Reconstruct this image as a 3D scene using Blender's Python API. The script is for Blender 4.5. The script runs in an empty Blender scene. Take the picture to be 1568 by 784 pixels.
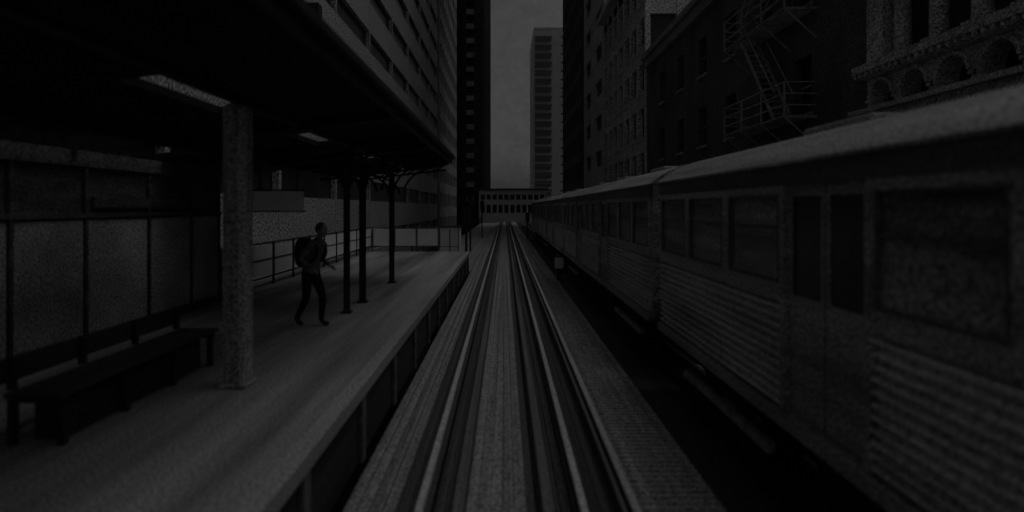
import bpy, bmesh, math, random
from mathutils import Vector
random.seed(7)
sc=bpy.context.scene
sc.view_settings.view_transform='Standard'; sc.view_settings.look='None'; sc.view_settings.exposure=0
COL=sc.collection

# ---------------------------------------------------------------- materials
def mat(name,v,rough=.8,scale=(1,1,1),var=.3,grain=.25,gscale=60,metal=0,bump=0,spec=.5,cell=None):
    m=bpy.data.materials.new(name); m.use_nodes=True
    grain=min(.95,grain*2.4)
    nt=m.node_tree; N=nt.nodes; L=nt.links
    b=N['Principled BSDF']; b.inputs['Roughness'].default_value=rough; b.inputs['Metallic'].default_value=metal
    b.inputs['Specular IOR Level'].default_value=spec
    tc=N.new('ShaderNodeTexCoord'); mp=N.new('ShaderNodeMapping'); mp.inputs['Scale'].default_value=scale
    L.new(tc.outputs['Object'],mp.inputs['Vector'])
    n=N.new('ShaderNodeTexNoise'); n.inputs['Scale'].default_value=1; n.inputs['Detail'].default_value=6; n.inputs['Roughness'].default_value=.6
    L.new(mp.outputs[0],n.inputs['Vector'])
    r=N.new('ShaderNodeMapRange'); r.inputs['From Min'].default_value=.3; r.inputs['From Max'].default_value=.7
    r.inputs['To Min'].default_value=v*(1-var); r.inputs['To Max'].default_value=v*(1+var)
    L.new(n.outputs['Fac'],r.inputs['Value'])
    g=N.new('ShaderNodeTexNoise'); g.inputs['Scale'].default_value=gscale; g.inputs['Detail'].default_value=2
    L.new(tc.outputs['Object'],g.inputs['Vector'])
    r2=N.new('ShaderNodeMapRange'); r2.inputs['From Min'].default_value=.3; r2.inputs['From Max'].default_value=.7
    r2.inputs['To Min'].default_value=1-grain; r2.inputs['To Max'].default_value=1+grain
    L.new(g.outputs['Fac'],r2.inputs['Value'])
    mu=N.new('ShaderNodeMath'); mu.operation='MULTIPLY'; L.new(r.outputs[0],mu.inputs[0]); L.new(r2.outputs[0],mu.inputs[1])
    mu.use_clamp=True
    out=mu.outputs[0]
    if cell:
        sx=N.new('ShaderNodeSeparateXYZ'); L.new(tc.outputs['Object'],sx.inputs[0])
        ad=N.new('ShaderNodeMath'); ad.operation='ADD'; L.new(sx.outputs[0],ad.inputs[0]); L.new(sx.outputs[1],ad.inputs[1])
        cx=N.new('ShaderNodeCombineXYZ'); L.new(ad.outputs[0],cx.inputs[0]); L.new(sx.outputs[2],cx.inputs[1])
        bt=N.new('ShaderNodeTexBrick'); bt.inputs['Scale'].default_value=cell
        bt.inputs['Color1'].default_value=(1,1,1,1); bt.inputs['Color2'].default_value=(.6,.6,.6,1); bt.inputs['Mortar'].default_value=(1.3,1.3,1.3,1)
        L.new(cx.outputs[0],bt.inputs['Vector'])
        m2=N.new('ShaderNodeMath'); m2.operation='MULTIPLY'; L.new(out,m2.inputs[0]); L.new(bt.outputs['Color'],m2.inputs[1]); out=m2.outputs[0]
    L.new(out,b.inputs['Base Color'])
    if bump:
        bp=N.new('ShaderNodeBump'); bp.inputs['Strength'].default_value=bump; bp.inputs['Distance'].default_value=.02
        L.new(n.outputs['Fac'],bp.inputs['Height']); L.new(bp.outputs[0],b.inputs['Normal'])
    return m
M=dict(
 platform=mat('platform_concrete',.28,.85,(1.5,.09,1),.65,.41,50,bump=.2),
 platedge=mat('platform_edge',.37,.8,(3,.2,1),.25,.40,50),
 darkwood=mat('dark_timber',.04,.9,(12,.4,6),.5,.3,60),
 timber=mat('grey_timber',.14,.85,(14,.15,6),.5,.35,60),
 deck=mat('bleached_deck_planks',.27,.85,(16,.08,1),.5,.41,45),
 deckdark=mat('dark_deck',.07,.9,(16,.10,1),.6,.41,45),  # darker tone for plank strips along the rails and far track
 grating=mat('walkway_boards',.34,.8,(6,.12,1),.35,.41,45),
 railtop=mat('polished_rail',.66,.5,(4,.2,1),.2,.2,40,metal=.3),
 railside=mat('rusty_rail',.07,.8,(4,1,4),.3,.2,30),
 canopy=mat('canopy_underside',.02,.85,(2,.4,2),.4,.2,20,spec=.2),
 steel=mat('dark_painted_steel',.03,.6,(2,2,2),.3,.2,30,spec=.3),
 post=mat('pale_painted_post',.36,.6,(5,5,.4),.4,.38,40),
 panel=mat('pale_wall_panel',.34,.6,(.5,.45,.6),.75,.38,32),
 paneldark=mat('dark_wall_panel',.07,.6,(.5,.6,2.2),.7,.38,32),
 street=mat('asphalt',.05,.9,(.3,.3,.3),.2,.2,10),
 stainless=mat('stainless_skin',.35,.5,(1,.35,3.5),.55,.39,38,metal=.1),
 fluted=mat('fluted_stainless',.70,.42,(1,.35,2),.4,.36,38,metal=.15),
 roof=mat('train_roof',.34,.65,(3,.2,3),.4,.38,42),
 letter=mat('train_letterboard',.10,.5,(1,.35,3),.5,.3,45),  # dark tone paints in the shade below the roof edge
 winframe=mat('window_gasket',.14,.6,(1,1,1),.3,.3,50),
 glass=mat('dark_window_glass',.02,.22,(.5,.8,.5),.7,.1,20,spec=.5),
 glassgrey=mat('grey_window_glass',.22,.3,(.5,.4,3.5),.95,.39,38,spec=.5),
 glass2=mat('building_glass',.03,.3,(.3,.3,.3),.6,.3,6,spec=.4),
 under=mat('underframe',.03,.8,(3,.5,3),.5,.2,20,spec=.2),
 pale=mat('pale_concrete_facade',.36,.85,(.2,.2,.5),.15,.4,10),
 mid=mat('grey_stone_facade',.30,.85,(.3,.3,.5),.25,.4,10),
 grid=mat('limestone_grid_facade',.60,.85,(.3,.3,.5),.2,.34,10),
 dark=mat('dark_curtain_wall',.045,.5,(.1,.1,.3),.3,.3,5),
 brick=mat('dark_brick',.11,.9,(.6,.6,.3),.5,.38,20,cell=3.2),
 stone=mat('carved_limestone',.50,.85,(1.2,1.2,1.6),.4,.37,22,bump=.4),
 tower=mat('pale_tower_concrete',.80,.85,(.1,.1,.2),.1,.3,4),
 sign=mat('sign_face',.85,.5,(1,1,1),.1,.2,60),
 jacket=mat('grey_jacket',.11,.9,(6,6,6),.4,.35,45),
 trousers=mat('black_trousers',.02,.9,(6,6,6),.3,.2,50,spec=.2),
 skin=mat('skin',.26,.6,(8,8,8),.1,.1,50),
 hair=mat('dark_hair',.02,.7,(30,30,30),.3,.2,90),
 shoe=mat('black_shoe',.02,.5,(6,6,6),.2,.2,50),
 bag=mat('black_backpack',.015,.85,(6,6,6),.3,.2,50,spec=.2),
)

# ---------------------------------------------------------------- builders
def top(name):
    e=bpy.data.objects.new(name,None); COL.objects.link(e); e.empty_display_size=.3; return e
class P:
    def __init__(s): s.v=[]; s.f=[]
    def quad(s,*pts):
        i=len(s.v); s.v+= [tuple(p) for p in pts]; s.f.append(tuple(range(i,i+len(pts)))); return s
    def box(s,x0,x1,y0,y1,z0,z1):
        if x0>x1:x0,x1=x1,x0
        if y0>y1:y0,y1=y1,y0
        if z0>z1:z0,z1=z1,z0
        i=len(s.v)
        s.v+=[(x0,y0,z0),(x1,y0,z0),(x1,y1,z0),(x0,y1,z0),(x0,y0,z1),(x1,y0,z1),(x1,y1,z1),(x0,y1,z1)]
        for f in ((0,3,2,1),(4,5,6,7),(0,1,5,4),(1,2,6,5),(2,3,7,6),(3,0,4,7)): s.f.append(tuple(i+k for k in f))
        return s
    def extr(s,prof,y0,y1,closed=True):
        i=len(s.v); n=len(prof)
        s.v+=[(x,y0,z) for x,z in prof]+[(x,y1,z) for x,z in prof]
        for k in range(n if closed else n-1):
            j=(k+1)%n; s.f.append((i+k,i+j,i+n+j,i+n+k))
        if closed: s.f.append(tuple(i+k for k in range(n))[::-1]); s.f.append(tuple(i+n+k for k in range(n)))
        return s
    def bar(s,a,b,t):
        a=Vector(a);b=Vector(b);d=(b-a)
        u=d.normalized(); w=Vector((0,0,1)) if abs(u.z)<.9 else Vector((1,0,0))
        p=u.cross(w).normalized()*t/2; q=u.cross(p).normalized()*t/2
        i=len(s.v)
        for c in (a,b):
            for e in (p+q,-p+q,-p-q,p-q): s.v.append(tuple(c+e))
        for f in ((0,1,2,3),(7,6,5,4),(0,4,5,1),(1,5,6,2),(2,6,7,3),(3,7,4,0)): s.f.append(tuple(i+k for k in f))
        return s
    def cyl(s,c,r,h,axis='z',n=14,r2=None):
        r2=r if r2 is None else r2; i=len(s.v)
        for t,rr in ((0,r),(h,r2)):
            for k in range(n):
                a=2*math.pi*k/n; ca,sa=math.cos(a)*rr,math.sin(a)*rr
                if axis=='z': s.v.append((c[0]+ca,c[1]+sa,c[2]+t))
                elif axis=='x': s.v.append((c[0]+t,c[1]+ca,c[2]+sa))
                else: s.v.append((c[0]+ca,c[1]+t,c[2]+sa))
        for k in range(n):
            j=(k+1)%n; s.f.append((i+k,i+j,i+n+j,i+n+k))
        s.f.append(tuple(i+k for k in range(n))[::-1]); s.f.append(tuple(i+n+k for k in range(n)))
        return s
    def make(s,name,m,parent=None,bev=0):
        me=bpy.data.meshes.new(name); me.from_pydata(s.v,[],s.f); me.materials.append(M[m])
        bm=bmesh.new(); bm.from_mesh(me); bmesh.ops.recalc_face_normals(bm,faces=bm.faces); bm.to_mesh(me); bm.free()
        o=bpy.data.objects.new(name,me); COL.objects.link(o)
        if parent: o.parent=parent
        if bev:
            b=o.modifiers.new('bevel','BEVEL'); b.width=bev; b.segments=2; b.limit_method='ANGLE'
        return o

# ---------------------------------------------------------------- ground / street
P().quad((-600,-200,-6),(600,-200,-6),(600,900,-6),(-600,900,-6)).make('ground','street')

# ---------------------------------------------------------------- elevated track structure
g=top('elevated_railway_deck')
p=P(); p.box(-1.58,6.2,-4,112,-.55,-.32); p.make('structure_slab','darkwood',g)
p=P()
for x,w in ((-1.42,.11),(-1.30,.11),(-1.18,.11),(-1.06,.1)): p.box(x-w/2,x+w/2,-4,112,-.316,-.14-.01*random.random())
for x in (-.30,-.19,-.08,.03,.14): p.box(x-.053,x+.053,-4,112,-.316,-.12-.012*random.random())
p.make('pale_planks','deck',g,.006)
p=P()
for x in (-.93,-.83,-.60,-.50,-.40,.24,.35,.46,.57,.83,.93,1.03): p.box(x-.048,x+.048,-4,112,-.315,-.15-.015*random.random())
p.make('dark_planks','deckdark',g,.006)
p=P()
for x in (-.42,.385): p.box(x-.05,x+.05,-4,112,-.13,-.03)
p.make('guard_timbers','timber',g,.01)
p=P()
for x in range(7):
    xx=1.24+x*.12; p.box(xx-.057,xx+.057,-4,112,-.315,-.15)
p.make('walkway_planks','grating',g,.005)
p=P(); y=3.
while y<60:
    p.box(1.19,2.02,y,y+.035,-.149,-.140); y+=.11
p.make('walkway_cleats','grating',g)
p=P()
for x in (3.2,4.6): p.box(x-.3,x+.3,-4,112,-.315,-.16)
p.make('far_track_planks','deckdark',g)
p=P()
for y in range(0,112,12):
    for x in (-1.2,5.8):
        p.box(x-.2,x+.2,y-.2,y+.2,-6,-1.1)
    p.box(-1.5,6.1,y-.25,y+.25,-1.1,-.56)
p.make('steel_bents','steel',g)

def rail(name,x,y0,y1,z=-.13,third=False):
    r=top(name)
    p=P(); p.extr([(x-.07,z),(x+.07,z),(x+.07,z+.015),(x+.012,z+.03),(x+.012,z+.1),(x-.012,z+.1),(x-.012,z+.03),(x-.07,z+.015)],y0,y1); p.make('web_and_foot','railside',r)
    p=P(); p.extr([(x-.036,z+.1),(x+.036,z+.1),(x+.036,z+.137),(x+.028,z+.145),(x-.028,z+.145),(x-.036,z+.137)],y0,y1); p.make('rail_head','railtop',r)
rail('steel_rail',-.745,-4,78)
rail('steel_rail',.69,-4,78)
rail('third_rail',1.13,-4,70,-.10)
rail('steel_rail',3.2,-4,78); rail('steel_rail',4.6,-4,78)
p=P(); p.box(1.02,1.06,-4,70,-.14,.0); p.make('third_rail_guard_board','timber')
# ---------------------------------------------------------------- platform
g=top('station_platform')
p=P(); p.box(-7.2,-1.78,-4,26,.44,.62); p.make('slab','platform',g,.01)
p=P(); p.box(-1.775,-1.60,-4,26,.46,.622); p.make('edge_board','platedge',g,.01)
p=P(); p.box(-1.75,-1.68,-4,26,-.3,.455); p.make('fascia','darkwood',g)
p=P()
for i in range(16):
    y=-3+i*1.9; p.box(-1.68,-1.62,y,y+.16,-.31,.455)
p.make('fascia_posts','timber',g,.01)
p=P()
for y in range(-2,26,7):
    for x in (-2.4,-6.6): p.box(x-.15,x+.15,y-.15,y+.15,-6,.435)
p.make('supports','steel',g)

# ---------------------------------------------------------------- canopy
g=top('platform_canopy')
def zc(x): return 4.0+(x+1.6)*.119
def slope(p,x0,x1,y0,y1,t=.09,dz=0):
    a,b=zc(x0)+dz,zc(x1)+dz
    i=len(p.v)
    p.v+=[(x0,y0,a),(x1,y0,b),(x1,y1,b),(x0,y1,a),(x0,y0,a+t),(x1,y0,b+t),(x1,y1,b+t),(x0,y1,a+t)]
    for f in ((0,3,2,1),(4,5,6,7),(0,1,5,4),(1,2,6,5),(2,3,7,6),(3,0,4,7)): p.f.append(tuple(i+k for k in f))
p=P()
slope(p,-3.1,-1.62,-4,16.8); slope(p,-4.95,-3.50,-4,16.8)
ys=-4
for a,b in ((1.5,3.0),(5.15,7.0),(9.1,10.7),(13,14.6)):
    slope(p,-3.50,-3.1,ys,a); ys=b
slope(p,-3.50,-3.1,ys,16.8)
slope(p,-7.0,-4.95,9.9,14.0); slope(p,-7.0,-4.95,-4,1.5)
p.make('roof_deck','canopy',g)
p=P()
p.box(-1.62,-1.56,-4,16.9,3.93,4.14); p.box(-1.56,-1.47,-4,16.9,4.06,4.15)
p.make('fascia_gutter','steel',g,.008)
p=P(); p.box(-3.06,-2.94,-4,16.8,zc(-3)-.04,zc(-3)-.004); p.box(-4.95,-4.87,-4,16.8,zc(-4.9)-.10,zc(-4.9)-.004)
for y in (2.2,7.1,8.1,10.8,12.0,13.6,15.1,16.6):
    if y>8:
        slope(p,-4.86,-3.065,y-.04,y+.04,.12,-.125); slope(p,-2.935,-1.63,y-.04,y+.04,.12,-.125)
    prev=None
    for k in range(7):
        t=k/6; a=t*math.pi/2
        q=(-2.94+1.15*(1-math.cos(a)),y,3.05+.78*math.sin(a))
        if prev and y>10: p.bar(prev,q,.05)
        prev=q
    prev=None
    for k in range(7):
        t=k/6; a=t*math.pi/2
        q=(-3.06-1.15*(1-math.cos(a)),y,3.0+.60*math.sin(a))
        if prev and y>10: p.bar(prev,q,.05)
        prev=q
for y in (15.1,16.6):
    p.bar((-4.9,y,3.35),(-1.7,y,3.72),.05)
    for k in range(8):
        x=-4.9+k*.4; p.bar((x,y,3.35+(x+4.9)*.116),(x+.4,y,zc(x+.4)-.1),.035)
for y in (7.8,): p.box(-6.0,-4.95,y,y+.12,3.45,3.6)
p.make('beams_and_brackets','steel',g)
def post(y,w,m,name='canopy_post'):
    o=top(name); p=P()
    if w>.2:
        p.box(-3.0-w/2,-3.0+w/2,y-w/2,y+w/2,.62,zc(-3)-.05); p.make('shaft',m,o,.07)
        p=P(); p.box(-3.0-w/2-.02,-3.0+w/2+.02,y-w/2-.02,y+w/2+.02,.623,.68); p.make('base',m,o,.02)
    else:
        p.box(-3.0-w/2,-3.0+w/2,y-w/2,y-w/2+.015,.62,zc(-3)-.13);p.box(-3.0-w/2,-3.0+w/2,y+w/2-.015,y+w/2,.62,zc(-3)-.13)
        p.box(-3.008,-2.992,y-w/2+.015,y+w/2-.015,.62,zc(-3)-.13); p.make('shaft',m,o)
        p=P(); p.box(-3.0-w/2-.04,-3.0+w/2+.04,y-w/2-.04,y+w/2+.04,.623,.66); p.make('base',m,o)
post(2.2,.27,'post'); post(6.4,.27,'post'); post(10.8,.10,'steel'); post(12.0,.12,'steel'); post(15.1,.12,'steel')

# ---------------------------------------------------------------- windscreen wall on the left
g=top('platform_windscreen_wall')
p=P(); p.box(-6.12,-6.04,2.0,12,.62,3.2); p.make('backing','paneldark',g)
p=P(); ys=[2.05,3.6,5.2,6.9,8.15,9.6,10.9,11.95]
for i in range(len(ys)-1):
    p.box(-6.035,-6.0,ys[i]+.05,ys[i+1]-.05,.80,2.45)
p.make('panels','panel',g,.01)
p=P()
for y in ys: p.box(-6.03,-5.98,y-.025,y+.025,.62,3.2)
p.box(-6.03,-5.97,2,12,2.47,2.54); p.box(-6.03,-5.95,2,12,3.2,3.42)
p.make('frame','paneldark',g,.006)
p=P(); p.box(-6.03,-5.985,3.7,5.1,2.66,2.85); p.box(-6.03,-5.985,8.3,10.8,2.62,2.78); p.make('name_boards','paneldark',g)

def railing(y0,y1,x,name='platform_railing'):
    g=top(name); p=P(); y=y0
    while y<=y1+.01:
        p.box(x-.025,x+.025,y-.025,y+.025,.62,1.75); y+=1.4
    for z in (1.72,1.3,.85): p.box(x-.02,x+.02,y0,y1,z-.02,z+.02)
    p.make('posts_and_rails','steel',g)
    p=P(); y=y0
    while y<y1-.2:
        p.box(x-.012,x+.012,y+.08,min(y+1.3,y1),.9,1.66); y+=1.4
    p.make('infill_panels','sign',g)
railing(12.2,25.9,-6.1)
g=top('platform_end_railing'); p=P()
for x in (-6.,-5,-4,-3,-2.1): p.box(x-.02,x+.02,25.8,25.84,.62,1.75)
for z in (1.72,.85): p.box(-6,-2.1,25.81,25.84,z-.015,z+.015)
p.make('posts_and_rails','winframe',g)
p=P()
for x in (-5.95,-4.95,-3.95): p.box(x,x+.9,25.78,25.795,.9,1.66)
p.make('infill_panels','sign',g)

g=top('platform_bench')
p=P()
for k in range(5): p.box(-3.75-k*.1,-3.67-k*.1,4.7,7.3,1.04,1.08)
for k in range(2): p.box(-4.22,-4.19,4.7,7.3,1.14+k*.11,1.24+k*.11)
p.make('slats','darkwood',g,.006)
p=P()
for y in (4.8,5.6,6.4,7.2):
    p.box(-4.18,-3.68,y-.03,y+.03,.98,1.035); p.box(-3.76,-3.70,y-.03,y+.03,.62,.98); p.box(-4.18,-4.12,y-.03,y+.03,.62,.98)
    p.box(-4.185,-4.13,y-.03,y+.03,1.085,1.36)
p.box(-4.05,-3.80,4.9,7.1,.63,.97)
p.make('legs_and_plinth','steel',g,.006)

g=top('hanging_station_sign')
p=P(); p.box(-4.02,-3.2,9.0,9.08,2.58,2.88); p.make('face','sign',g,.01)
p=P(); p.box(-4.05,-3.17,9.02,9.06,2.55,2.575); p.box(-4.05,-3.17,9.02,9.06,2.885,2.91); p.bar((-3.9,9.04,2.9),(-3.9,9.04,3.7),.025); p.bar((-3.3,9.04,2.9),(-3.3,9.04,3.75),.025); p.make('frame_and_hangers','steel',g)

# ---------------------------------------------------------------- train
X0=2.5; W=2.84
def car(y0,L=14.4):
    g=top('elevated_train_car'); y1=y0+L; xs=X0; xe=X0+W
    doors=[(y1-5.35,y1-4.2),(y0+4.2,y0+5.35)]
    d=sorted(doors); segs=[(y0+.12,d[0][0]),(d[0][1],d[1][0]),(d[1][1],y1-.12)]
    fl=P(); n=11
    for a,b in segs:
        prof=[]; z=.80; dz=.955/n
        for k in range(n):
            prof+=[(xs+.055,z),(xs+.052,z+dz*.22),(xs+.002,z+dz*.34),(xs-.006,z+dz*.46),(xs+.0,z+dz*.54),(xs+.055,z+dz*.85)]; z+=dz
        prof+=[(xs+.055,z),(xs+.08,z),(xs+.08,.80)]
        fl.extr(prof,a+.02,b-.02)
    fl.make('fluted_panels','fluted',g)
    st=P(); gl=P(); fr=P(); dg=P()
    st.box(xs+.03,xe-.03,y0+.1,y1-.1,.68,.795)
    st.box(xs-.03,xs+.03,y0+.1,y1-.1,.66,.78)
    for a,b in segs:
        st.box(xs+.002,xs+.06,a,b,1.762,1.93)
        st.box(xs+.002,xs+.06,a,b,2.74,2.82)
        nwin=max(1,round((b-a)/1.45)); w=(b-a)/nwin
        for k in range(nwin):
            ya=a+k*w; st.box(xs+.002,xs+.06,ya,ya+.10,1.93,2.74); st.box(xs+.002,xs+.06,ya+w-.10,ya+w,1.93,2.74)
            gl.box(xs+.035,xs+.05,ya+.10,ya+w-.10,1.93,2.74)
            fr.box(xs+.012,xs+.034,ya+.10,ya+w-.10,2.42,2.445)
            for (p0,p1) in ((ya+.10,ya+.12),(ya+w-.12,ya+w-.10)): fr.box(xs-.004,xs+.034,p0,p1,1.93,2.74)
            fr.box(xs-.004,xs+.034,ya+.12,ya+w-.12,1.93,1.95); fr.box(xs-.004,xs+.034,ya+.12,ya+w-.12,2.72,2.74)
    for a,b in doors:
        m=(a+b)/2
        st.box(xs-.006,xs+.07,a-.06,a-.001,.80,2.82); st.box(xs-.006,xs+.07,b+.001,b+.06,.80,2.82)
        for p0,p1 in ((a,m-.012),(m+.012,b)):
            st.box(xs+.05,xs+.08,p0+.003,p1,.80,1.85); st.box(xs+.05,xs+.08,p0+.003,p1,2.72,2.82)
            st.box(xs+.05,xs+.08,p0+.003,p0+.05,1.85,2.72); st.box(xs+.05,xs+.08,p1-.05,p1,1.85,2.72)
            dg.box(xs+.06,xs+.07,p0+.05,p1-.05,1.85,2.72)
        fr.box(xs+.055,xs+.085,m-.011,m+.011,.80,2.82)
    st.box(xe-.06,xe,y0+.12,y1-.12,.80,2.0); st.box(xe-.06,xe,y0+.12,y1-.12,2.7,2.82); gl.box(xe-.05,xe-.03,y0+.12,y1-.12,2.0,2.7)
    for ya,yb in ((y0+.03,y0+.11),(y1-.11,y1-.03)):
        st.box(xs+.05,xs+1.0,ya,yb,.80,1.9); st.box(xe-1.0,xe-.05,ya,yb,.80,1.9); st.box(xs+.05,xe-.05,ya,yb,2.65,3.1)
        st.box(xs+.05,xs+.2,ya,yb,1.9,2.65); st.box(xs+.85,xs+1.0,ya,yb,1.9,2.65); st.box(xe-.2,xe-.05,ya,yb,1.9,2.65); st.box(xe-1.0,xe-.85,ya,yb,1.9,2.65)
        gl.box(xs+.2,xs+.85,ya+.03,ya+.05,1.9,2.65); gl.box(xe-.85,xe-.2,ya+.03,ya+.05,1.9,2.65)
        fr.box(xs+1.02,xe-1.02,ya+.02,yb-.02,.80,2.64)
    st.make('body_panels','stainless',g); gl.make('window_glass','glassgrey',g); dg.make('door_glass','glass',g); fr.make('window_frames_and_end_door','winframe',g)
    P().box(xs-.004,xs+.05,y0+.1,y1-.1,2.822,3.0).make('letterboard','letter',g)
    p=P(); p.box(xs-.03,xs+.05,y0+.1,y1-.1,3.003,3.025); p.make('rain_gutter','stainless',g)
    pr=[(-.02,3.03),(.06,3.09),(.17,3.17),(.33,3.26),(.6,3.36),(1.0,3.43),(W/2,3.46)]
    prof=[(xs+a,z) for a,z in pr]+[(xe-a,z) for a,z in pr[-2::-1]]
    P().extr(prof,y0,y1).make('roof','roof',g)
    p=P(); 
    for yy in (y0+3,y0+7,y0+11): p.box(xs+.9,xe-.9,yy-.6,yy+.6,3.42,3.51)
    p.make('roof_vents','roof',g,.03)
    u=P(); u.box(xs+.25,xe-.25,y0+.3,y1-.3,.5,.678)
    for yc in (y0+2.4,y1-2.4):
        for xx in (xs+.34,xe-.44):
            u.box(xx,xx+.1,yc-1.15,yc+1.15,.28,.44)
            for s_ in (-.85,.85): u.cyl((xx+.12 if xx<xs+1 else xx-.1,yc+s_,.36),.35,.1,'x',20)
            for s_ in (-.85,.85): u.cyl((xx-.06,yc+s_,.36),.12,.06,'x',12)
        u.box(xs+.22,xs+.3,yc-.6,yc+.6,.3,.5)
    for k in range(4):
        yy=y0+4.6+k*1.45; u.box(xs+.22,xs+.9,yy,yy+1.1,.12,.49)
    u.box(xs+.6,xs+2.2,y0-.28,y0+.1,.5,.65)
    u.make('underframe_and_bogies','under',g)
    p=P()
    for yc in (y0+2.4,y1-2.4):
        p.box(xs+.08,xs+.16,yc-1.3,yc+1.3,.2,.3); p.box(xs+.17,xs+.3,yc-.1,yc+.1,.2,.3)
    p.make('third_rail_shoe_beam','post',g)
car(-5.1); car(9.75); car(24.6); car(39.45)

g=top('trackside_relay_box')
p=P(); p.box(2.02,2.36,22.8,23.1,.18,.62); p.make('case','sign',g,.02)
p=P(); p.box(2.12,2.26,22.9,23.0,-.32,.18); p.box(2.0,2.38,22.78,23.12,.622,.65); p.make('stand_and_lid','steel',g)

def signal(x,y,h):
    g=top('railway_signal'); p=P(); p.cyl((x,y,-.3),.06,h); p.box(x-.18,x+.18,y-.06,y+.14,h-.9,h-.1); p.box(x-.3,x+.3,y-.03,y+.3,h-1.0,h-.96); 
    p.make('mast_and_case','steel',g)
    p=P(); 
    for k in range(2): p.cyl((x,y-.16,h-.32-k*.36),.1,.1,'y')
    p.make('lens_hoods','under',g)
signal(-1.9,28,2.7); signal(-2.3,38,3.6); signal(-2.2,55,3.4); signal(2.0,50,2.3)
g=top('equipment_cabinet'); p=P(); p.box(-3.3,-2.3,29,30,-.3,1.6); p.make('case','sign',g,.03); p=P(); p.box(-3.35,-2.25,28.95,30.05,1.603,1.68); p.box(-2.82,-2.78,28.98,28.998,-.2,1.5); p.make('lid_and_seam','steel',g)
g=top('trackside_walkway'); p=P(); p.box(-4.5,-1.6,26.1,110,-.5,-.31); p.make('deck','deck',g)
p=P(); y=27
while y<108: p.box(-4.45,-4.40,y,y+.05,-.31,.8); y+=2.
p.box(-4.45,-4.41,27,108,.8,.84); p.box(-4.45,-4.41,27,108,.3,.33); p.make('handrail','steel',g)

# ---------------------------------------------------------------- buildings
def building(name,x0,x1,y0,y1,z1,side,fh,bay,pw,sh,wall,glass='glass2',proud=.02,z0=-6,ground=True,endface=True,cornice=.5,zoff=0,sill=None,vmat=None):
    g=top(name); xf=x0 if side>0 else x1; s=side
    P().box(x0+.3,x1-.3,y0+.3,y1-.3,z0,z1-.2).make('glazing_core',glass,g)
    w=P(); v=P()
    def H(za,zb):
        w.box(xf,xf+s*.28,y0,y1,za,zb)
        if endface: w.box(x0+.281 if s>0 else x0,x1 if s>0 else x1-.281,y0,y0+.28,za,zb)
    z=z0+zoff
    while z<z1-.3:
        H(z,min(z+sh,z1)); z+=fh
    H(z1-.6-.3,z1)
    ny=max(1,round((y1-y0)/bay)); b=(y1-y0)/ny
    for k in range(ny+1):
        yc=y0+k*b; v.box(xf-s*proud,xf+s*.26,max(y0-proud,yc-pw/2),min(y1+.0,yc+pw/2),z0,z1-.003)
    if endface:
        nx=max(1,round((x1-x0)/bay)); b=(x1-x0)/nx
        for k in range(nx+1):
            xc=x0+k*b; xa,xb=max(x0+.01,xc-pw/2),min(x1-.01,xc+pw/2)
            if (s>0 and k==0) or (s<0 and k==nx): continue
            v.box(xa,xb,y0-proud,y0+.26,z0,z1-.003)
    w.box(x0+.29,x1-.29,y0+.29,y1,z1-.19,z1)
    w.make('spandrels',wall,g); v.make('piers',vmat or wall,g)
    if cornice:
        p=P(); p.box(x0-cornice,x1+cornice,y0-cornice*.3,y1,z1+.003,z1+.5); p.make('cornice',wall,g)
    if sill:
        p=P(); z=z0+zoff+sh
        while z<z1-1:
            p.box(xf-s*.12,xf-s*(proud+.003),y0,y1,z-.15,z); z+=fh
        p.make('sills',wall,g)
    return g
building('ribbon_window_office_building',-32,-9.5,-8,80,46,-1,3.5,8,.25,2.1,'pale',cornice=.0)
g=top('projecting_building_sign'); p=P(); p.box(-9.48,-7.6,23.2,23.7,9.9,11.0); p.make('sign_body','steel',g,.03)
building('grey_stone_building',-30,-9.3,81,110,75,-1,3.6,3.0,1.2,1.6,'mid',cornice=.4)
building('dark_glass_tower',-34,-4.7,124,175,150,-1,3.4,4.0,.6,.8,'dark',proud=.35,cornice=0,vmat='dark')
g=top('balcony_stack'); 
p=P()
for k in range(38): p.box(-8.3,-6.7,122.6,123.62,4+k*3.1,5.1+k*3.1)
p.make('balconies','mid',g)
p=P(); p.box(-8.6,-8.4,122.8,123.62,-6,124); p.box(-6.6,-6.4,122.8,123.62,-6,124); p.make('fins','dark',g)
building('gridded_office_building',9.5,28,38.2,54.4,20,1,3.1,2.3,.55,1.0,'grid',proud=.08,cornice=.7,sill=True)
building('grey_mid_rise_building',9.6,28,54.8,69,60,1,3.6,7,3.0,2.0,'grid',cornice=.2)
building('dark_mid_rise_building',9.5,28,70,93,95,1,3.6,3,1.2,1.2,'dark',cornice=.0)
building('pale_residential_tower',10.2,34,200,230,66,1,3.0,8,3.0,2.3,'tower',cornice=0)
g=top('tower_balcony_stack'); p=P()
for k in range(21): p.box(10.6,16.2,198.4,199.9,1+k*3.0,2.1+k*3.0)
p.make('balcony_fronts','glass2',g)

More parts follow.
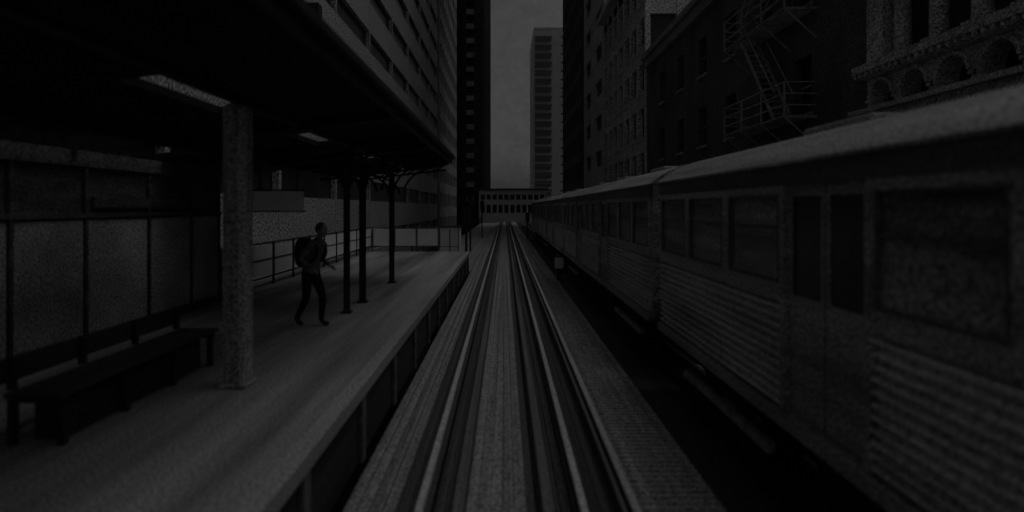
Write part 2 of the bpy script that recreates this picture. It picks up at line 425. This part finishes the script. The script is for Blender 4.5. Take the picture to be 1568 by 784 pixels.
g=top('dark_brick_building')
p=P(); p.box(9.8,28,15.2,38,-6,12.4); p.make('window_recess','glass2',g)
w=P(); win=[(17.6,18.7),(20.2,21.3),(23.4,24.5),(26.8,27.9),(30.2,31.3),(33.8,34.9)]; rows=[(-2,0),(2.2,4.2),(5.6,7.4),(9,10.8)]
ycur=15.2
for a,b in win:
    w.box(9.5,9.79,ycur,a,-6,12.3); 
    zc0=-6
    for z0,z1 in rows: w.box(9.5,9.79,a,b,zc0,z0); zc0=z1
    w.box(9.5,9.79,a,b,zc0,12.3); ycur=b
w.box(9.5,9.79,ycur,38,-6,12.3); w.box(9.5,28,14.93,15.19,-6,12.3); w.make('walls','brick',g)
p=P(); p.box(9.1,28,14.92,38.1,12.41,12.75); p.box(9.3,9.49,15.2,38,11.9,12.4)
p.make('cornice','mid',g)
p=P()
for a,b in win:
    for z0,z1 in rows: p.box(9.42,9.6,a-.1,b+.1,z0-.15,z0-.003); p.box(9.7,9.74,a,b,(z0+z1)/2-.03,(z0+z1)/2+.03)
p.make('sills_and_sashes','mid',g)
g=top('fire_escape'); p=P()
for z in (5.4,8.7,12.0):
    for k in range(9): p.box(8.5+k*.115,8.56+k*.115,17.3,22.0,z,z+.04)
    for y in (17.3,18.87,20.43,22.0):
        p.bar((8.5,y,z),(8.5,y,z+1.05),.05); p.bar((9.48,y,z-.9),(8.5,y,z-.02),.05); p.bar((8.5,y,z-.02),(9.49,y,z-.02),.06)
    for h in (.35,.7,1.05): p.bar((8.5,17.3,z+h),(8.5,22,z+h),.04); p.bar((8.5,17.3,z+h),(9.49,17.3,z+h),.04); p.bar((8.5,22,z+h),(9.49,22,z+h),.04)
for z,ya,yb in ((5.4,18.2,20.8),(8.7,20.8,18.2)):
    for x in (8.62,9.2): p.bar((x,ya,z),(x,yb,z+3.3),.07); p.bar((x,ya,z+.9),(x,yb,z+4.0),.035)
    for k in range(1,14): 
        t=k/14; p.box(8.65,9.18,ya+(yb-ya)*t-.09,ya+(yb-ya)*t+.09,z+3.3*t,z+3.3*t+.03)
p.make('ironwork','post',g)

g=top('ornate_arcaded_building')
P().box(10.1,28,2,14.7,-6,11).make('recess','glass2',g)
XF=9.5; bay=1.15; p=P()
y=14.9-bay
def arch(y0,y1,z0,z1,x,th):
    yc=(y0+y1)/2; r=(y1-y0)/2-.14; spring=z0+.30; n=12; R=[]
    for k in range(n+1):
        a=math.pi*k/n; R.append((yc-r*math.cos(a),spring+min(r,z1-spring-.05)*math.sin(a)))
    for xx in (x,x+th):
        for k in range(n):
            (a0,b0),(a1,b1)=R[k],R[k+1]
            p.quad((xx,a0,b0),(xx,a1,b1),(xx,a1,z1),(xx,a0,z1))
    for k in range(n):
        (a0,b0),(a1,b1)=R[k],R[k+1]; p.quad((x,a0,b0),(x+th,a0,b0),(x+th,a1,b1),(x,a1,b1))
    for sgn in (-1,1):
        ya=yc+sgn*r; yb=yc+sgn*(r+.14); p.box(x,x+th,ya,yb,z0,z1)
        p.box(x-.05,x+th,min(ya,yb)-.03,max(ya,yb)+.03,spring-.08,spring-.0)
    for k in range(n):
        (a0,b0),(a1,b1)=R[k],R[k+1]; p.bar((x-.03,a0,b0+.03),(x-.03,a1,b1+.03),.09)
cols=P()
while y>2:
    arch(y,y+bay,5.12,5.93,XF,.45)
    cols.cyl((XF+.12,y,6.42),.19,3.88,'z',16,.16); cols.box(XF-.13,XF+.37,y-.25,y+.25,6.26,6.415); cols.box(XF-.13,XF+.37,y-.24,y+.24,10.303,10.5)
    y-=bay
p.make('arcade','stone',g); cols.make('columns','stone',g)
p=P()
p.box(XF-.25,XF+.58,2,14.9,5.94,6.06); p.box(XF-.42,XF+.58,2,14.9,6.063,6.25); p.box(XF-.5,XF+.5,2,14.93,5.0,5.115); p.box(XF-.3,XF+.5,2,14.92,4.8,4.997)
p.box(XF,XF+.55,2,14.91,3.9,4.797); p.box(XF-.3,XF+.6,2,14.92,10.503,11.2)
p.box(XF+.1,XF+.59,14.35,14.9,-6,3.897); p.box(XF-.02,XF+.59,14.3,14.91,6.26,10.497)
yy=2
while yy<13.5: p.box(XF+.1,XF+.59,yy,yy+.8,-6,3.897); yy+=2.3
p.box(XF+.35,XF+.59,2,14.3,8.1,8.5)
p.make('cornices_and_piers','stone',g)
p=P(); y=2
while y<14.8: p.box(XF-.4,XF-.26,y,y+.09,5.95,6.055); y+=.22
p.make('dentils','stone',g)

g=top('track_end_station_house')
P().box(-5.0,8.0,112.4,120,-6,6.0).make('core','glass2',g)
p=P(); p.box(-5.1,8.1,112,112.35,-6,1.6); p.box(-5.1,8.1,112,112.35,3.2,4.2)
for k in range(12): 
    x=-5.1+k*1.17; p.box(x,x+.33,112.02,112.33,1.6,3.2); p.box(x,x+.33,112.02,112.33,4.2,5.2)
p.box(-5.1,8.1,112,112.36,5.2,6.1); p.make('front_wall','grid',g)
P().box(-5.5,8.5,111.6,120.5,6.11,6.4).make('roof','dark',g)

# ---------------------------------------------------------------- person
def skinned(verts,edges,rad,root,name,m,sub=2):
    me=bpy.data.meshes.new(name); me.from_pydata(verts,edges,[])
    o=bpy.data.objects.new(name,me); COL.objects.link(o)
    s=o.modifiers.new('skin','SKIN'); s.use_smooth_shade=True
    for i,r in enumerate(rad):
        d=me.skin_vertices[0].data[i]; d.radius=(r,r) if not isinstance(r,tuple) else r; d.use_root=(i==root)
    su=o.modifiers.new('sub','SUBSURF'); su.levels=sub; su.render_levels=sub
    bpy.context.view_layer.update()
    dg=bpy.context.evaluated_depsgraph_get()
    nm=bpy.data.meshes.new_from_object(o.evaluated_get(dg)); bpy.data.objects.remove(o)
    for mm in m: nm.materials.append(M[mm])
    n=bpy.data.objects.new(name,nm); COL.objects.link(n); return n
V=[(0,0,.95),(.03,0,1.08),(.09,0,1.25),(.14,0,1.40),(.17,0,1.47),(.20,0,1.54),
   (.13,.17,1.39),(.02,.24,1.14),(.22,.21,1.02),
   (.13,-.17,1.39),(.00,-.25,1.15),(.20,-.22,1.00),
   (.0,.09,.88),(.18,.10,.50),(.14,.10,.10),(.20,.10,.05),(.30,.10,.045),
   (.0,-.09,.88),(.0,-.10,.49),(-.20,-.10,.14),(-.16,-.10,.08),(-.07,-.11,.045)]
E=[(0,1),(1,2),(2,3),(3,4),(4,5),(3,6),(6,7),(7,8),(3,9),(9,10),(10,11),(0,12),(12,13),(13,14),(14,15),(15,16),(0,17),(17,18),(18,19),(19,20),(20,21)]
R=[(.14,.12),(.14,.12),(.16,.13),(.15,.12),.065,.055,.075,.055,.035,.075,.055,.035,.10,.068,.048,.045,.035,.10,.068,.048,.045,.035]
pe=top('walking_person')
body=skinned(V,E,R,0,'clothed_body',['jacket','trousers','skin','shoe'])
for f in body.data.polygons:
    c=f.center
    f.material_index = 3 if c.z<.13 else (1 if c.z<.90 else (2 if c.z>1.50 else 0))
body.parent=pe
def hand(w,d,nm,side):
    w=Vector(w); d=Vector(d).normalized(); sv=Vector((0,1,0)); up=Vector((0,0,-1))
    vs=[w,w+d*.05,w+d*.09]; es=[(0,1),(1,2)]; rs=[.022,.03,.03]
    for k,(off,ln) in enumerate(((-.03,.065),(-.01,.075),(.01,.07),(.03,.055))):
        a=w+d*.08+sv*off; b=a+d*ln*.5; c=b+d*ln*.3+up*ln*.35
        i=len(vs); vs+=[a,b,c]; es+=[(2,i),(i,i+1),(i+1,i+2)]; rs+=[.010,.009,.008]
    i=len(vs); vs+=[w+d*.03-sv*side*.035,w+d*.07-sv*side*.05]; es+=[(1,i),(i,i+1)]; rs+=[.012,.01]
    h=skinned([tuple(v) for v in vs],es,rs,0,nm,['skin'],1); h.parent=pe
hand((.22,.21,1.02),(.8,0,-.4),'left_hand',1); hand((.20,-.22,1.00),(.8,0,-.4),'right_hand',-1)
def ell(name,c,r,m,par,seg=24,fn=None):
    bm=bmesh.new(); bmesh.ops.create_uvsphere(bm,u_segments=seg,v_segments=seg//2+4,radius=1)
    for v in bm.verts:
        co=v.co.copy()
        if fn: co=fn(co)
        v.co=Vector((c[0]+co.x*r[0],c[1]+co.y*r[1],c[2]+co.z*r[2]))
    for f in bm.faces: f.smooth=True
    me=bpy.data.meshes.new(name); bm.to_mesh(me); bm.free(); me.materials.append(M[m])
    o=bpy.data.objects.new(name,me); COL.objects.link(o); o.parent=par; return o
def headf(c):
    if c.z<0: c.y*=1+.28*c.z; c.x*=1+.12*c.z if c.x<0 else 1
    if c.x>.85: c.x=.85+(c.x-.85)*.5
    if c.x>.6 and abs(c.y)<.22 and -.25<c.z<.15: c.x+=.18*(1-abs(c.y)/.22)*(1-(c.z-(-.25))/.4)
    return c
hc=(.235,0,1.625)
ell('head',hc,(.098,.076,.118),'skin',pe,32,headf)
ell('hair',(.215,0,1.65),(.100,.084,.108),'hair',pe,24,lambda c: Vector((min(c.x,.55+.35*max(c.z,0)),c.y,max(c.z,-.55))))
for s_,n_ in ((1,'left'),(-1,'right')):
    ell(n_+'_ear',(.225,s_*.078,1.615),(.018,.009,.03),'skin',pe,12)
    ell(n_+'_eye',(.318,s_*.03,1.632),(.008,.012,.006),'hair',pe,10)
ell('mouth',(.322,0,1.572),(.006,.022,.005),'hair',pe,10)
ell('backpack',(-.12,0,1.24),(.13,.16,.25),'bag',pe,20,lambda c: Vector((math.copysign(abs(c.x)**.6,c.x),math.copysign(abs(c.y)**.6,c.y),math.copysign(abs(c.z)**.7,c.z))))
p=P()
for s_ in (-1,1):
    prev=None
    for k in range(9):
        a=math.pi*k/8; q=(.02+.20*math.sin(a),s_*.12,1.27+.20*math.cos(a))
        if prev: p.bar(prev,q,.04)
        prev=q
p.make('backpack_straps','bag',pe)
pe.location=(-3.28,9.6,.62); pe.rotation_euler=(0,0,math.radians(-20))

# ---------------------------------------------------------------- haze down the street canyon
hm=bpy.data.materials.new('haze_air'); hm.use_nodes=True; nt=hm.node_tree; nt.nodes.clear()
o_=nt.nodes.new('ShaderNodeOutputMaterial'); vs_=nt.nodes.new('ShaderNodeVolumeScatter'); vs_.inputs['Density'].default_value=.009; vs_.inputs['Color'].default_value=(1,1,1,1)
nt.links.new(vs_.outputs[0],o_.inputs['Volume'])
M['haze']=hm
P().box(-120,120,178,234,-5.9,150).make('haze','haze')

# ---------------------------------------------------------------- light
w=bpy.data.worlds.new('World'); sc.world=w; w.use_nodes=True; nt=w.node_tree
bg=nt.nodes['Background']; sk=nt.nodes.new('ShaderNodeTexSky'); sk.sky_type='NISHITA'; sk.sun_disc=False
sk.sun_elevation=math.radians(68); sk.sun_rotation=math.radians(80); sk.dust_density=4; sk.air_density=1.0
bw=nt.nodes.new('ShaderNodeRGBToBW'); nt.links.new(sk.outputs[0],bw.inputs[0])
# mottled overcast
tc=nt.nodes.new('ShaderNodeTexCoord'); cn=nt.nodes.new('ShaderNodeTexNoise'); cn.inputs['Scale'].default_value=60; cn.inputs['Detail'].default_value=9; cn.inputs['Roughness'].default_value=.95
nt.links.new(tc.outputs['Generated'],cn.inputs['Vector'])
mr=nt.nodes.new('ShaderNodeMapRange'); mr.inputs['From Min'].default_value=.3; mr.inputs['From Max'].default_value=.7; mr.inputs['To Min'].default_value=.55; mr.inputs['To Max'].default_value=1.45
nt.links.new(cn.outputs['Fac'],mr.inputs['Value'])
mm=nt.nodes.new('ShaderNodeMath'); mm.operation='MULTIPLY'; nt.links.new(bw.outputs[0],mm.inputs[0]); nt.links.new(mr.outputs[0],mm.inputs[1])
nt.links.new(mm.outputs[0],bg.inputs['Color'])
bg.inputs['Strength'].default_value=.0235
sl=bpy.data.lights.new('sun','SUN'); sl.energy=.055; sl.angle=math.radians(18); sl.color=(1,.995,.985)
so=bpy.data.objects.new('sun',sl); COL.objects.link(so)
el=math.radians(68); az=math.radians(80)
d=Vector((math.cos(el)*math.sin(az),math.cos(el)*math.cos(az),math.sin(el)))
so.rotation_euler=d.to_track_quat('Z','Y').to_euler()

# ---------------------------------------------------------------- camera
cd=bpy.data.cameras.new('camera'); co=bpy.data.objects.new('camera',cd); COL.objects.link(co)
cd.sensor_width=36; cd.lens=20; cd.shift_x=11/1568; cd.shift_y=-74/1568; cd.clip_end=2000; cd.clip_start=.05
cd.dof.use_dof=True; cd.dof.focus_distance=30; cd.dof.aperture_fstop=.48
co.location=(0,0,2.62); co.rotation_euler=(math.radians(90),0,0)
sc.camera=co
